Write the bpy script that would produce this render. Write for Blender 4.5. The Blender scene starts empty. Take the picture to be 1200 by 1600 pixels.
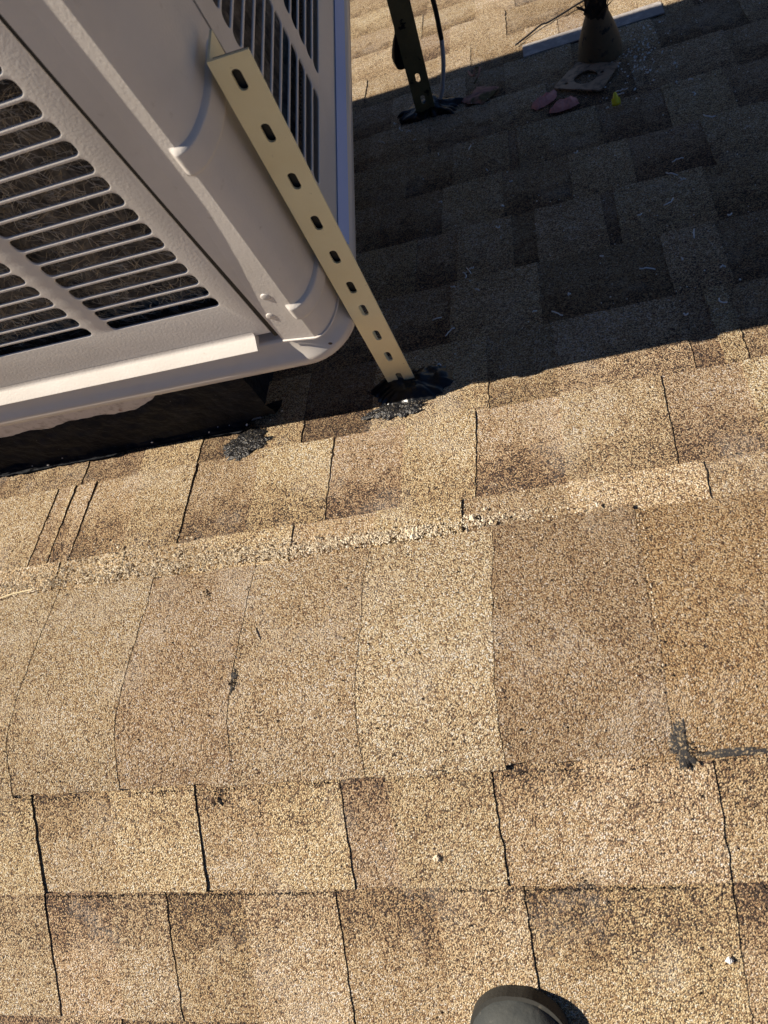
import bpy, bmesh, math, random
from mathutils import Vector, Matrix, noise

scene = bpy.context.scene
col = scene.collection
R = math.radians

# ------------------------------------------------------------------ camera
CAM = Vector((0.0, -0.0919, 0.777))
RIGHT = Vector((0.9481, -0.0469, -0.3145))
DOWN = Vector((-0.1481, -0.9404, -0.3062))
FWD = Vector((-0.2814, 0.3369, -0.8985))
cd = bpy.data.cameras.new('camera')
cd.sensor_fit = 'VERTICAL'
cd.sensor_height = 36.0
cd.sensor_width = 27.0
cd.lens = 1238.3 / 1600 * 36.0
cd.clip_start = 0.01
cd.clip_end = 500
cd.dof.use_dof = True
cd.dof.focus_distance = 1.08
cd.dof.aperture_fstop = 10.0
cam = bpy.data.objects.new('camera', cd)
m3 = Matrix((RIGHT, -DOWN, -FWD)).transposed()
cam.matrix_world = Matrix.Translation(CAM) @ m3.to_quaternion().to_matrix().to_4x4()
col.objects.link(cam)
scene.camera = cam

# ------------------------------------------------------------------ sky, sun, exposure
SUN_EL = 48.0
world = bpy.data.worlds.new('World')
scene.world = world
world.use_nodes = True
wn = world.node_tree
sky = wn.nodes.new('ShaderNodeTexSky')
sky.sky_type = 'NISHITA'
sky.sun_disc = False
sky.sun_elevation = R(SUN_EL)
sky.sun_rotation = R(-90.0)
sky.altitude = 3000
sky.dust_density = 0.05
sky.air_density = 0.62
sky.ozone_density = 6.0
bg = wn.nodes['Background']
bg.inputs['Strength'].default_value = 0.05
wn.links.new(sky.outputs[0], bg.inputs['Color'])
sd = bpy.data.lights.new('sun', 'SUN')
sd.energy = 5.0
sd.angle = R(0.5)
sd.color = (1.0, 0.905, 0.77)
sun = bpy.data.objects.new('sun', sd)
trav = Vector((math.cos(R(SUN_EL)), 0.004, -math.sin(R(SUN_EL))))
sun.rotation_euler = trav.to_track_quat('-Z', 'Y').to_euler()
sun.location = (-4, 0, 4)
col.objects.link(sun)
scene.view_settings.view_transform = 'Standard'
scene.view_settings.look = 'None'
scene.view_settings.gamma = 1.0
scene.view_settings.exposure = 0.58
scene.cycles.use_denoising = True
scene.cycles.denoiser = 'OPENIMAGEDENOISE'
scene.cycles.denoising_input_passes = 'RGB_ALBEDO_NORMAL'
scene.cycles.denoising_prefilter = 'ACCURATE'
scene.cycles.max_bounces = 6

# ------------------------------------------------------------------ helpers
def sstep(a, b, x):
    t = max(0.0, min(1.0, (x - a) / (b - a)))
    return t * t * (3 - 2 * t)

def obj(name, verts, faces, mat, parent=None, origin=None, smooth=False, mats=None, midx=None, attr=None):
    me = bpy.data.meshes.new(name)
    if origin is not None:
        o0 = Vector(origin)
        verts = [Vector(v) - o0 for v in verts]
    me.from_pydata([tuple(v) for v in verts], [], faces)
    if mats:
        for mm in mats:
            me.materials.append(mm)
        if midx:
            me.polygons.foreach_set('material_index', midx)
    else:
        me.materials.append(mat)
    if attr:
        a = me.attributes.new('band', 'FLOAT', 'POINT')
        a.data.foreach_set('value', attr)
    if smooth:
        me.polygons.foreach_set('use_smooth', [True] * len(me.polygons))
    me.update()
    o = bpy.data.objects.new(name, me)
    col.objects.link(o)
    if origin is not None:
        o.location = origin
    if parent is not None:
        o.parent = parent
    return o

def from_bm(name, bm, mat, parent=None, smooth=False, recalc=True):
    if recalc:
        bmesh.ops.recalc_face_normals(bm, faces=bm.faces)
    me = bpy.data.meshes.new(name)
    bm.to_mesh(me)
    bm.free()
    me.materials.append(mat)
    if smooth:
        me.polygons.foreach_set('use_smooth', [True] * len(me.polygons))
    o = bpy.data.objects.new(name, me)
    col.objects.link(o)
    if parent is not None:
        o.parent = parent
    return o

def empty(name, loc, rz=0.0):
    o = bpy.data.objects.new(name, None)
    o.empty_display_size = 0.1
    o.location = loc
    o.rotation_euler = (0, 0, rz)
    col.objects.link(o)
    return o

def tag(o, label=None, cat=None, group=None, kind=None):
    if label: o['label'] = label
    if cat: o['category'] = cat
    if group: o['group'] = group
    if kind: o['kind'] = kind
    return o

def grid_faces(nu, nv, off=0):
    f = []
    for i in range(nu - 1):
        for j in range(nv - 1):
            a = off + i * nv + j
            f.append((a, a + nv, a + nv + 1, a + 1))
    return f

def tube(path, rad, seg=8, caps=True):
    """vertices and faces of a tube along a list of points; rad is a number or a list"""
    path = [Vector(q) for q in path]
    n = len(path)
    rads = rad if isinstance(rad, (list, tuple)) else [rad] * n
    vs, fs = [], []
    up = Vector((0.13, 0.31, 0.94)).normalized()
    for i, q in enumerate(path):
        d = (path[min(i + 1, n - 1)] - path[max(i - 1, 0)]).normalized()
        a = d.cross(up)
        if a.length < 1e-3:
            a = d.cross(Vector((1, 0, 0)))
        a.normalize()
        b = d.cross(a).normalized()
        for k in range(seg):
            t = 2 * math.pi * k / seg
            vs.append(q + (a * math.cos(t) + b * math.sin(t)) * rads[i])
    for i in range(n - 1):
        for k in range(seg):
            k2 = (k + 1) % seg
            fs.append((i * seg + k, i * seg + k2, (i + 1) * seg + k2, (i + 1) * seg + k))
    if caps:
        fs.append(tuple(range(seg))[::-1])
        fs.append(tuple((n - 1) * seg + k for k in range(seg)))
    return vs, fs

def catmull(pts, n=6):
    pts = [Vector(q) for q in pts]
    P_ = [pts[0] * 2 - pts[1]] + pts + [pts[-1] * 2 - pts[-2]]
    out = []
    for i in range(1, len(P_) - 2):
        p0, p1, p2, p3 = P_[i - 1:i + 3]
        for k in range(n):
            t = k / n
            out.append(0.5 * ((2 * p1) + (p2 - p0) * t + (2 * p0 - 5 * p1 + 4 * p2 - p3) * t * t + (3 * p1 - p0 - 3 * p2 + p3) * t ** 3))
    out.append(pts[-1])
    return out

def lathe(profile, seg=24, center=(0, 0, 0), jitter=0.0, rnd=None):
    vs, fs = [], []
    for (r, z) in profile:
        for k in range(seg):
            t = 2 * math.pi * k / seg
            j = 1 + (rnd.uniform(-jitter, jitter) if rnd else 0)
            vs.append(Vector((center[0] + r * j * math.cos(t), center[1] + r * j * math.sin(t), center[2] + z)))
    for i in range(len(profile) - 1):
        for k in range(seg):
            k2 = (k + 1) % seg
            fs.append((i * seg + k, i * seg + k2, (i + 1) * seg + k2, (i + 1) * seg + k))
    return vs, fs

def bx(x0, x1, y0, y1, z0, z1):
    v = [(x, y, z) for x in (x0, x1) for y in (y0, y1) for z in (z0, z1)]
    f = [(0, 1, 3, 2), (4, 6, 7, 5), (0, 4, 5, 1), (2, 3, 7, 6), (0, 2, 6, 4), (1, 5, 7, 3)]
    return v, f

# ------------------------------------------------------------------ roof surface mapping
PITCH = 0.3593
TP, CP = math.tan(PITCH), math.cos(PITCH)
WR = 0.022
EXP = 0.145

def rp(x, s, h=0.0):
    """point on the roof: x along the ridge, s down the slope (negative = camera side), h above the deck"""
    y = s * CP
    q = math.sqrt(y * y + WR * WR)
    n = Vector((0, TP * y / q, 1)).normalized()
    return Vector((x, y, -TP * q)) + n * h

def rnorm(s):
    y = s * CP
    q = math.sqrt(y * y + WR * WR)
    return Vector((0, TP * y / q, 1)).normalized()

def s_of_y(y):
    return y / CP

# ------------------------------------------------------------------ materials
def newmat(name):
    m = bpy.data.materials.new(name)
    m.use_nodes = True
    nt = m.node_tree
    return m, nt, nt.nodes['Principled BSDF']

def N(nt, kind, **kw):
    n = nt.nodes.new(kind)
    for k, v in kw.items():
        setattr(n, k, v)
    return n

def ramp(nt, stops, interp='LINEAR'):
    r = nt.nodes.new('ShaderNodeValToRGB')
    r.color_ramp.interpolation = interp
    e = r.color_ramp.elements
    while len(e) < len(stops):
        e.new(0.5)
    for el, (p, c) in zip(e, stops):
        el.position = p
        el.color = (c[0], c[1], c[2], 1) if not isinstance(c, (int, float)) else (c, c, c, 1)
    return r

def math_node(nt, op, a, b=None, clamp=False):
    n = nt.nodes.new('ShaderNodeMath')
    n.operation = op
    n.use_clamp = clamp
    for i, v in enumerate((a, b)):
        if v is None: continue
        if isinstance(v, (int, float)):
            n.inputs[i].default_value = v
        else:
            nt.links.new(v, n.inputs[i])
    return n.outputs[0]

def mixc(nt, fac, a, b, mode='MIX'):
    n = nt.nodes.new('ShaderNodeMix')
    n.data_type = 'RGBA'
    n.blend_type = mode
    for sock, v in ((n.inputs[0], fac), (n.inputs[6], a), (n.inputs[7], b)):
        if isinstance(v, (int, float)):
            sock.default_value = v
        elif isinstance(v, (tuple, list)):
            sock.default_value = (v[0], v[1], v[2], 1)
        else:
            nt.links.new(v, sock)
    return n.outputs[2]

def shingle_material():
    m, nt, b = newmat('shingle_granules')
    L = nt.links.new
    geo = N(nt, 'ShaderNodeNewGeometry')
    info = N(nt, 'ShaderNodeObjectInfo')
    att = N(nt, 'ShaderNodeAttribute', attribute_name='band')
    pos = geo.outputs['Position']
    vor = N(nt, 'ShaderNodeTexVoronoi', feature='F1')
    vor.inputs['Scale'].default_value = 710
    L(pos, vor.inputs['Vector'])
    vor2 = N(nt, 'ShaderNodeTexVoronoi', feature='F1')
    vor2.inputs['Scale'].default_value = 380
    L(pos, vor2.inputs['Vector'])
    sep = N(nt, 'ShaderNodeSeparateColor')
    L(vor.outputs['Color'], sep.inputs[0])
    sep2 = N(nt, 'ShaderNodeSeparateColor')
    L(vor2.outputs['Color'], sep2.inputs[0])
    mott = N(nt, 'ShaderNodeTexNoise')
    mott.inputs['Scale'].default_value = 42
    mott.inputs['Detail'].default_value = 4
    mott.inputs['Roughness'].default_value = 0.65
    L(pos, mott.inputs['Vector'])
    big = N(nt, 'ShaderNodeTexNoise')
    big.inputs['Scale'].default_value = 7.5
    big.inputs['Detail'].default_value = 3
    L(pos, big.inputs['Vector'])
    # the printed darker band just below the course above, with a ragged edge
    wob = math_node(nt, 'MULTIPLY', math_node(nt, 'SUBTRACT', mott.outputs[0], 0.5), 0.9)
    bandpos = math_node(nt, 'ADD', att.outputs['Fac'], wob)
    br = N(nt, 'ShaderNodeMapRange')
    br.inputs[1].default_value = 0.62
    br.inputs[2].default_value = 0.18
    L(bandpos, br.inputs[0])
    band = math_node(nt, 'MULTIPLY', br.outputs[0], info.outputs['Alpha'])
    # which granule: random value pushed darker by the band and by mottling
    v = math_node(nt, 'ADD', math_node(nt, 'ADD', math_node(nt, 'MULTIPLY', sep.outputs[0], 0.78), 0.07), math_node(nt, 'MULTIPLY', sep2.outputs[0], 0.22))
    v = math_node(nt, 'SUBTRACT', v, math_node(nt, 'MULTIPLY', band, 0.33))
    v = math_node(nt, 'ADD', v, math_node(nt, 'MULTIPLY', math_node(nt, 'SUBTRACT', mott.outputs[0], 0.5), 0.26))
    v = math_node(nt, 'ADD', v, math_node(nt, 'MULTIPLY', math_node(nt, 'SUBTRACT', big.outputs[0], 0.5), 0.34), clamp=True)
    rp_ = ramp(nt, [(0.0, (0.045, 0.034, 0.030)), (0.14, (0.10, 0.066, 0.047)), (0.27, (0.30, 0.185, 0.105)),
                    (0.45, (0.50, 0.35, 0.185)), (0.66, (0.66, 0.50, 0.285)), (0.86, (0.80, 0.67, 0.44)), (1.0, (0.85, 0.80, 0.70))])
    L(v, rp_.inputs[0])
    c = mixc(nt, 1.0, rp_.outputs[0], info.outputs['Color'], 'MULTIPLY')
    c = mixc(nt, 1.0, c, (0.98, 1.0, 1.06), 'MULTIPLY')
    # asphalt showing between the granules
    gap = N(nt, 'ShaderNodeMapRange')
    gap.inputs[1].default_value = 0.50
    gap.inputs[2].default_value = 0.78
    L(vor.outputs['Distance'], gap.inputs[0])
    c = mixc(nt, math_node(nt, 'MULTIPLY', gap.outputs[0], 0.8), c, (0.06, 0.047, 0.038))
    # bleached dust
    dn = N(nt, 'ShaderNodeTexNoise')
    dn.inputs['Scale'].default_value = 11
    dn.inputs['Detail'].default_value = 6
    dn.inputs['Roughness'].default_value = 0.7
    L(pos, dn.inputs['Vector'])
    dm = N(nt, 'ShaderNodeMapRange')
    dm.inputs[1].default_value = 0.52
    dm.inputs[2].default_value = 0.74
    L(dn.outputs[0], dm.inputs[0])
    c = mixc(nt, math_node(nt, 'MULTIPLY', math_node(nt, 'MULTIPLY', dm.outputs[0], sep.outputs[2]), 0.62), c, (0.66, 0.59, 0.50))
    # small bare dark flecks where granules fell off
    fl = N(nt, 'ShaderNodeTexNoise')
    fl.inputs['Scale'].default_value = 150
    fl.inputs['Detail'].default_value = 3
    L(pos, fl.inputs['Vector'])
    fm = N(nt, 'ShaderNodeMapRange')
    fm.inputs[1].default_value = 0.665
    fm.inputs[2].default_value = 0.72
    L(fl.outputs[0], fm.inputs[0])
    c = mixc(nt, math_node(nt, 'MULTIPLY', fm.outputs[0], 0.6), c, (0.055, 0.045, 0.045))
    L(c, b.inputs['Base Color'])
    b.inputs['Roughness'].default_value = 0.92
    b.inputs['Specular IOR Level'].default_value = 0.18
    hgt = math_node(nt, 'SUBTRACT', math_node(nt, 'MULTIPLY', sep.outputs[1], 0.7), math_node(nt, 'MULTIPLY', vor.outputs['Distance'], 1.3))
    bu = N(nt, 'ShaderNodeBump')
    bu.inputs['Strength'].default_value = 0.95
    bu.inputs['Distance'].default_value = 0.0012
    L(hgt, bu.inputs['Height'])
    L(bu.outputs[0], b.inputs['Normal'])
    return m

def simple_mat(name, color, rough=0.6, spec=0.5, metal=0.0, bump=None, var=None, coord='Object'):
    """colour with noise variation var=(scale, colour2, lo, hi) and bump=(scale, strength, distance)"""
    m, nt, b = newmat(name)
    L = nt.links.new
    tc = N(nt, 'ShaderNodeTexCoord')
    b.inputs['Base Color'].default_value = (*color, 1)
    b.inputs['Roughness'].default_value = rough
    b.inputs['Specular IOR Level'].default_value = spec
    b.inputs['Metallic'].default_value = metal
    if var:
        layers = var if isinstance(var[0], (tuple, list)) else [var]
        c = color
        for (sc, c2, lo, hi) in layers:
            n = N(nt, 'ShaderNodeTexNoise')
            n.inputs['Scale'].default_value = sc
            n.inputs['Detail'].default_value = 6
            n.inputs['Roughness'].default_value = 0.65
            L(tc.outputs[coord], n.inputs['Vector'])
            mr = N(nt, 'ShaderNodeMapRange')
            mr.inputs[1].default_value = lo
            mr.inputs[2].default_value = hi
            L(n.outputs[0], mr.inputs[0])
            c = mixc(nt, mr.outputs[0], c, c2)
        L(c, b.inputs['Base Color'])
    if bump:
        n = N(nt, 'ShaderNodeTexNoise')
        n.inputs['Scale'].default_value = bump[0]
        n.inputs['Detail'].default_value = 3
        L(tc.outputs[coord], n.inputs['Vector'])
        bu = N(nt, 'ShaderNodeBump')
        bu.inputs['Strength'].default_value = bump[1]
        bu.inputs['Distance'].default_value = bump[2]
        L(n.outputs[0], bu.inputs['Height'])
        L(bu.outputs[0], b.inputs['Normal'])
    return m

M = {}
M['shingle'] = shingle_material()
M['edge'] = simple_mat('asphalt_edge', (0.055, 0.045, 0.038), 0.9, 0.2, var=(260, (0.34, 0.24, 0.14), 0.52, 0.66), bump=(500, 0.6, 0.001))
M['deck'] = simple_mat('asphalt_underlay', (0.05, 0.042, 0.036), 0.95, 0.2, var=(300, (0.22, 0.16, 0.1), 0.5, 0.7))
M['ground'] = simple_mat('dry_ground', (0.22, 0.17, 0.11), 0.95, 0.2, var=(0.8, (0.12, 0.11, 0.06), 0.4, 0.65))
M['paint'] = simple_mat('beige_unit_paint', (0.675, 0.625, 0.57), 0.40, 0.5, bump=(330, 0.34, 0.0008), var=[(6, (0.60, 0.55, 0.49), 0.42, 0.72), (75, (0.50, 0.44, 0.37), 0.64, 0.8)])
M['paint_dull'] = simple_mat('beige_pan_paint', (0.62, 0.57, 0.51), 0.25, 0.6, bump=(120, 0.04, 0.0005), var=(25, (0.62, 0.55, 0.47), 0.5, 0.8))
M['sky_tint'] = simple_mat('painted_sky_reflection', (0.33, 0.48, 0.84), 0.25, 0.6)  # blue stands in for the sky mirrored in the pan's side
M['coil'] = None
M['lint'] = simple_mat('dry_lint', (0.62, 0.54, 0.42), 0.9, 0.2, var=(40, (0.28, 0.23, 0.17), 0.4, 0.6))
M['dark'] = simple_mat('dark_interior', (0.02, 0.02, 0.02), 0.9, 0.2)
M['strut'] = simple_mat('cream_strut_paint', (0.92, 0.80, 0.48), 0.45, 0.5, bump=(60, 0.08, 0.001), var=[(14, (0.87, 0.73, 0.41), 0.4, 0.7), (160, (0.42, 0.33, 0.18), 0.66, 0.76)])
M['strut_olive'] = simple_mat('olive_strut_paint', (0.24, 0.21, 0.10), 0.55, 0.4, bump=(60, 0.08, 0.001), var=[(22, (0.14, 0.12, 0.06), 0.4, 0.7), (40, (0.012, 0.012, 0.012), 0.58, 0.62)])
M['tar'] = simple_mat('black_roof_tar', (0.008, 0.009, 0.011), 0.30, 0.45, bump=(55, 0.5, 0.004), var=(240, (0.06, 0.06, 0.065), 0.66, 0.74))
M['tar_wall'] = simple_mat('matte_roof_tar', (0.012, 0.013, 0.016), 0.75, 0.14, bump=(70, 1.0, 0.007), var=[(34, (0.020, 0.022, 0.027), 0.5, 0.66), (240, (0.16, 0.16, 0.165), 0.66, 0.74)])
M['tar_dusty'] = simple_mat('dusty_roof_tar', (0.012, 0.012, 0.014), 0.34, 0.5, bump=(230, 0.9, 0.004), var=[(140, (0.09, 0.09, 0.095), 0.58, 0.72), (520, (0.50, 0.42, 0.30), 0.60, 0.66)])
M['tar_stain'] = simple_mat('worn_tar_stain', (0.035, 0.033, 0.033), 0.7, 0.3, bump=(400, 0.8, 0.001), var=[(420, (0.42, 0.31, 0.18), 0.55, 0.62), (120, (0.5, 0.38, 0.22), 0.62, 0.70)])
M['tar_streak'] = simple_mat('grey_tar_streak', (0.10, 0.10, 0.105), 0.6, 0.3, bump=(400, 0.8, 0.001), var=[(90, (0.03, 0.03, 0.03), 0.54, 0.62), (420, (0.55, 0.42, 0.26), 0.48, 0.54)])
M['curb'] = simple_mat('flaking_white_curb_paint', (0.62, 0.58, 0.55), 0.8, 0.3, bump=(120, 0.5, 0.002), var=[(70, (0.42, 0.38, 0.35), 0.5, 0.65), (16, (0.20, 0.09, 0.05), 0.62, 0.68)])
M['rust'] = simple_mat('rusty_steel', (0.16, 0.10, 0.06), 0.75, 0.4, bump=(150, 0.5, 0.001), var=[(60, (0.07, 0.055, 0.045), 0.45, 0.62), (25, (0.25, 0.17, 0.09), 0.55, 0.7)])
M['plate'] = simple_mat('brown_steel_plate', (0.42, 0.29, 0.19), 0.6, 0.4, bump=(80, 0.2, 0.001), var=[(55, (0.11, 0.085, 0.065), 0.48, 0.64)])
M['cone'] = simple_mat('olive_flashing_paint', (0.17, 0.12, 0.065), 0.6, 0.4, bump=(50, 0.2, 0.001), var=[(45, (0.03, 0.028, 0.025), 0.56, 0.61), (20, (0.22, 0.15, 0.08), 0.45, 0.7)])
M['rag'] = simple_mat('tarred_tape', (0.035, 0.026, 0.02), 0.85, 0.3, bump=(200, 0.8, 0.002), var=(60, (0.09, 0.06, 0.035), 0.5, 0.66))
M['strip'] = simple_mat('weathered_grey_strip', (0.34, 0.31, 0.295), 0.8, 0.3, bump=(90, 0.3, 0.001), var=[(38, (0.52, 0.49, 0.46), 0.5, 0.66), (140, (0.24, 0.2, 0.17), 0.6, 0.7)])
M['pink'] = simple_mat('pink_insulation', (0.95, 0.46, 0.40), 0.95, 0.15, bump=(260, 1.0, 0.004), var=(70, (0.86, 0.36, 0.31), 0.45, 0.65))
M['paper'] = simple_mat('brown_pink_scrap', (0.50, 0.26, 0.20), 0.9, 0.2, bump=(120, 0.6, 0.002), var=(26, (0.17, 0.13, 0.06), 0.46, 0.56))
M['yellow'] = simple_mat('yellow_plastic', (0.95, 0.80, 0.03), 0.4, 0.5)
M['white'] = simple_mat('white_plastic_shaving', (0.90, 0.90, 0.88), 0.5, 0.4)
M['cable_black'] = simple_mat('black_cable', (0.02, 0.02, 0.022), 0.45, 0.5)
M['cable_grey'] = simple_mat('grey_cable', (0.60, 0.62, 0.66), 0.5, 0.5, var=(70, (0.1, 0.1, 0.11), 0.6, 0.7))
M['black'] = simple_mat('black_plastic_and_gap_shade', (0.012, 0.012, 0.013), 0.6, 0.4)
M['twig'] = simple_mat('dry_twig', (0.20, 0.13, 0.06), 0.9, 0.2)
M['straw'] = simple_mat('pale_straw', (0.72, 0.62, 0.40), 0.8, 0.2)
M['pebble'] = simple_mat('loose_granule', (0.74, 0.64, 0.48), 0.9, 0.2, var=[(170, (0.85, 0.78, 0.64), 0.5, 0.6), (230, (0.22, 0.13, 0.08), 0.58, 0.64)])
M['shoe'] = simple_mat('dark_grey_shoe_fabric', (0.060, 0.060, 0.052), 0.8, 0.3, bump=(700, 0.5, 0.0008), var=(30, (0.075, 0.073, 0.055), 0.45, 0.65))
M['shoe_cap'] = simple_mat('grey_rubber_toe_cap', (0.070, 0.074, 0.070), 0.85, 0.4, bump=(260, 0.6, 0.0009), var=[(22, (0.045, 0.05, 0.05), 0.42, 0.60), (120, (0.16, 0.15, 0.13), 0.62, 0.75)])
M['sole'] = simple_mat('black_rubber_sole', (0.042, 0.041, 0.037), 0.85, 0.2, bump=(300, 0.5, 0.0008), var=(60, (0.10, 0.09, 0.07), 0.58, 0.72))

def coil_material():
    m, nt, b = newmat('coil_fins')
    L = nt.links.new
    tc = N(nt, 'ShaderNodeTexCoord')
    n = N(nt, 'ShaderNodeTexNoise')
    n.inputs['Scale'].default_value = 60
    n.inputs['Detail'].default_value = 6
    L(tc.outputs['Object'], n.inputs['Vector'])
    r = ramp(nt, [(0.35, (0.10, 0.09, 0.08)), (0.55, (0.24, 0.21, 0.175)), (0.72, (0.42, 0.36, 0.28))])
    L(n.outputs[0], r.inputs[0])
    L(r.outputs[0], b.inputs['Base Color'])
    b.inputs['Roughness'].default_value = 0.8
    return m
M['coil'] = coil_material()

# ------------------------------------------------------------------ ground and roof deck
gv, gf = bx(-150, 150, -150, 150, -4.6, -4.5)
ground = obj('ground', gv, gf, M['ground'])
tag(ground, 'dry brown ground far below the roof', 'ground', kind='structure')

XL, XR, SN, SF = -3.2, 2.4, -1.75, 4.4
ss = [SN, -1.2, -0.8, -0.5, -0.3, -0.2, -0.14, -0.1, -0.075, -0.055, -0.04, -0.028, -0.016, -0.006, 0.006, 0.016, 0.028, 0.04, 0.055, 0.075, 0.1, 0.14, 0.2, 0.3, 0.5, 0.9, 1.6, 2.6, SF]
rv, rf = [], []
for x in (XL, XR):
    for s in ss:
        rv.append(rp(x, s, 0.0))
    for s in ss:
        rv.append(rp(x, s, -0.06))
n = len(ss)
for i in range(n - 1):
    rf.append((i, i + 1, 2 * n + i + 1, 2 * n + i))
    rf.append((n + i, 3 * n + i, 3 * n + i + 1, n + i + 1))
rf.append((0, 2 * n, 3 * n, n))
rf.append((n - 1, 2 * n - 1, 4 * n - 1, 3 * n - 1))
rf.append(tuple(range(n)) + tuple(range(2 * n - 1, n - 1, -1)))
rf.append(tuple(range(2 * n, 3 * n))[::-1] + tuple(range(3 * n, 4 * n)))
roof = obj('roof', rv, rf, M['deck'])
tag(roof, 'low pitched tan asphalt shingle roof with a ridge', 'roof', kind='structure')

# house walls under the roof so that it stands on something
hv, hf = [], []
wy0, wy1 = -1.35, 3.85
for (x0, x1, y0, y1) in ((XL + .25, XR - .25, wy0, wy0 + .15), (XL + .25, XR - .25, wy1 - .15, wy1)):
    zt = -TP * abs(y0 if y0 < 0 else y1) - 0.12
    v, f = bx(x0, x1, y0, y1, -4.5, zt)
    k = len(hv); hv += v; hf += [tuple(a + k for a in q) for q in f]
M['stucco'] = simple_mat('tan_stucco', (0.5, 0.42, 0.32), 0.9, 0.2, bump=(60, 0.5, 0.004))
house = obj('house', hv, hf, M['stucco'])
tag(house, 'tan stucco house walls below the shingle roof', 'house', kind='structure')

# ------------------------------------------------------------------ shingles
rnd = random.Random(7)
LIGHT = (0.96, 0.93, 0.90)

def in_view(p):
    q = p - CAM
    z = q.dot(FWD)
    if z < 0.05:
        return False
    u = 600 + 1238.3 * q.dot(RIGHT) / z
    v = 800 + 1238.3 * q.dot(DOWN) / z
    return -10 < u < 1210 and -10 < v < 1610

def tab_mesh(x0, x1, sb, side, raised, seed, nu=12, nv=22, expose=EXP, lap=0.025):
    """one shingle tab: ragged slab, butt edge at sb (distance down the slope)"""
    r = random.Random(seed)
    hb = (0.0070 if raised else 0.0047) + r.uniform(-0.0004, 0.0005)
    ht = 0.0030 if raised else 0.0016
    top, band = [], []
    ph = r.uniform(0, 100)
    curl = r.uniform(0, 0.0006)
    tilt = r.uniform(-0.0022, 0.0022)
    butt_tilt = r.uniform(-0.0015, 0.0015)
    for i in range(nu):
        a = i / (nu - 1)
        for j in range(nv):
            b_ = j / (nv - 1)
            s = sb - (expose + lap) * (1 - b_)
            x = x0 + (x1 - x0) * a
            if i in (0, nu - 1):
                x += noise.noise((s * 60 + ph, i * 3.1, 0)) * 0.0010 + r.uniform(-0.0009, 0.0009) + (b_ - .5) * tilt
            if j == nv - 1:
                s += noise.noise((x * 45, ph, 2.0)) * 0.0014 + r.uniform(-0.0004, 0.0004) + (a - .5) * butt_tilt
            t = (s - (sb - expose)) / expose
            h = ht + (hb - ht) * max(t, -0.2)
            h += noise.noise((x * 9, s * 9, ph)) * 0.0007
            h += curl * max(0, abs(a - .5) * 2 - .6) * b_
            top.append(rp(x, side * s, h)); band.append(max(0.0, t))
    vs = list(top); at = list(band)
    fs = grid_faces(nu, nv)
    if side < 0:
        fs = [q[::-1] for q in fs]
    mi = [0] * len(fs)
    # skirt: left, butt, right (the upper end lies under the next course)
    loop = [i * nv for i in range(0)]
    path = [j for j in range(nv)] + [i * nv + nv - 1 for i in range(1, nu)] + [(nu - 1) * nv + j for j in range(nv - 2, -1, -1)]
    base = len(vs)
    for k in path:
        i, j = divmod(k, nv)
        b_ = j / (nv - 1)
        v = top[k]
        s = abs(v.y) / CP
        nn = rnorm(side * s)
        vs.append(v - nn * (0.0035 + 0.004 * b_)); at.append(band[k])
    for q in range(len(path) - 1):
        f = (path[q], base + q, base + q + 1, path[q + 1])
        fs.append(f if side > 0 else f[::-1]); mi.append(0 if q < nv - 1 else 1)
    return vs, fs, mi, at

field = {'v': [], 'f': [], 'm': [], 'a': []}
def add_tab(x0, x1, sb, side, raised, tone, band, seed, expose=EXP):
    gapx = 0.0005 if raised else -0.0035      # the lower layer runs under its raised neighbours
    vs, fs, mi, at = tab_mesh(x0 + gapx, x1 - gapx, sb, side, raised, seed, expose=expose)
    vis = False
    for a in (0, .5, 1):
        for b_ in (0, .5, 1):
            q = rp(x0 + (x1 - x0) * a, side * (sb - EXP * b_))
            if in_view(q) and not (q.x < -0.30 - 0.06 * max(0, q.y - 0.6) and q.y > 0.47):
                vis = True
    if vis:
        o = obj('shingle', vs, fs, None, roof, origin=rp((x0 + x1) / 2, side * sb), mats=[M['shingle'], M['edge']], midx=mi, attr=at)
        o.color = (*tone, band)
    else:
        k = len(field['v'])
        field['v'] += vs
        field['f'] += [tuple(q + k for q in f) for f in fs]
        field['m'] += mi
        field['a'] += at

ROWS_NEAR = {0: (0.190, [-.698, -.593, -.4837, -.4006, -.314, -.2636, -.1551, -.0709, .0473, .15], 'L'),
             1: (0.335, [-.7019, -.6151, -.5399, -.4444, -.3371, -.2317, -.1417, -.0693, .0464, .16], 'L')}
S1 = 0.2445
ROWS_FAR = {0: ([-.7344, -.69, -.6327, -.52, -.3869, -.28, -.172, -.05, .093, .2], 'L'),
            1: ([-.7960, -.7720, -.7638, -.7440, -.728, -.645, -.5572, -.4585, -.3482, -.25, -.1555, -.0515, .0707, .1603, .27], 'L'),
            2: ([-.76, -.66, -.5624, -.48, -.4007, -.30, -.1382, -.0486, .1128, .145, .1714, .26], 'L'),
            3: ([-.34, -.1926, -.0602, .1112, .185, .31], 'L'),
            4: ([-.25, -.1834, -.0934, -.0585, .045, .0631, .1938, .29], 'L'),
            5: ([-.32, -.2106, -.1045, .0052, .1031, .2151, .31], 'L'),
            6: ([-.28, -.1943, -.0898, -.075, .0678, .1765, .2777, .37], 'L')}
LONG = set()

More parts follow.
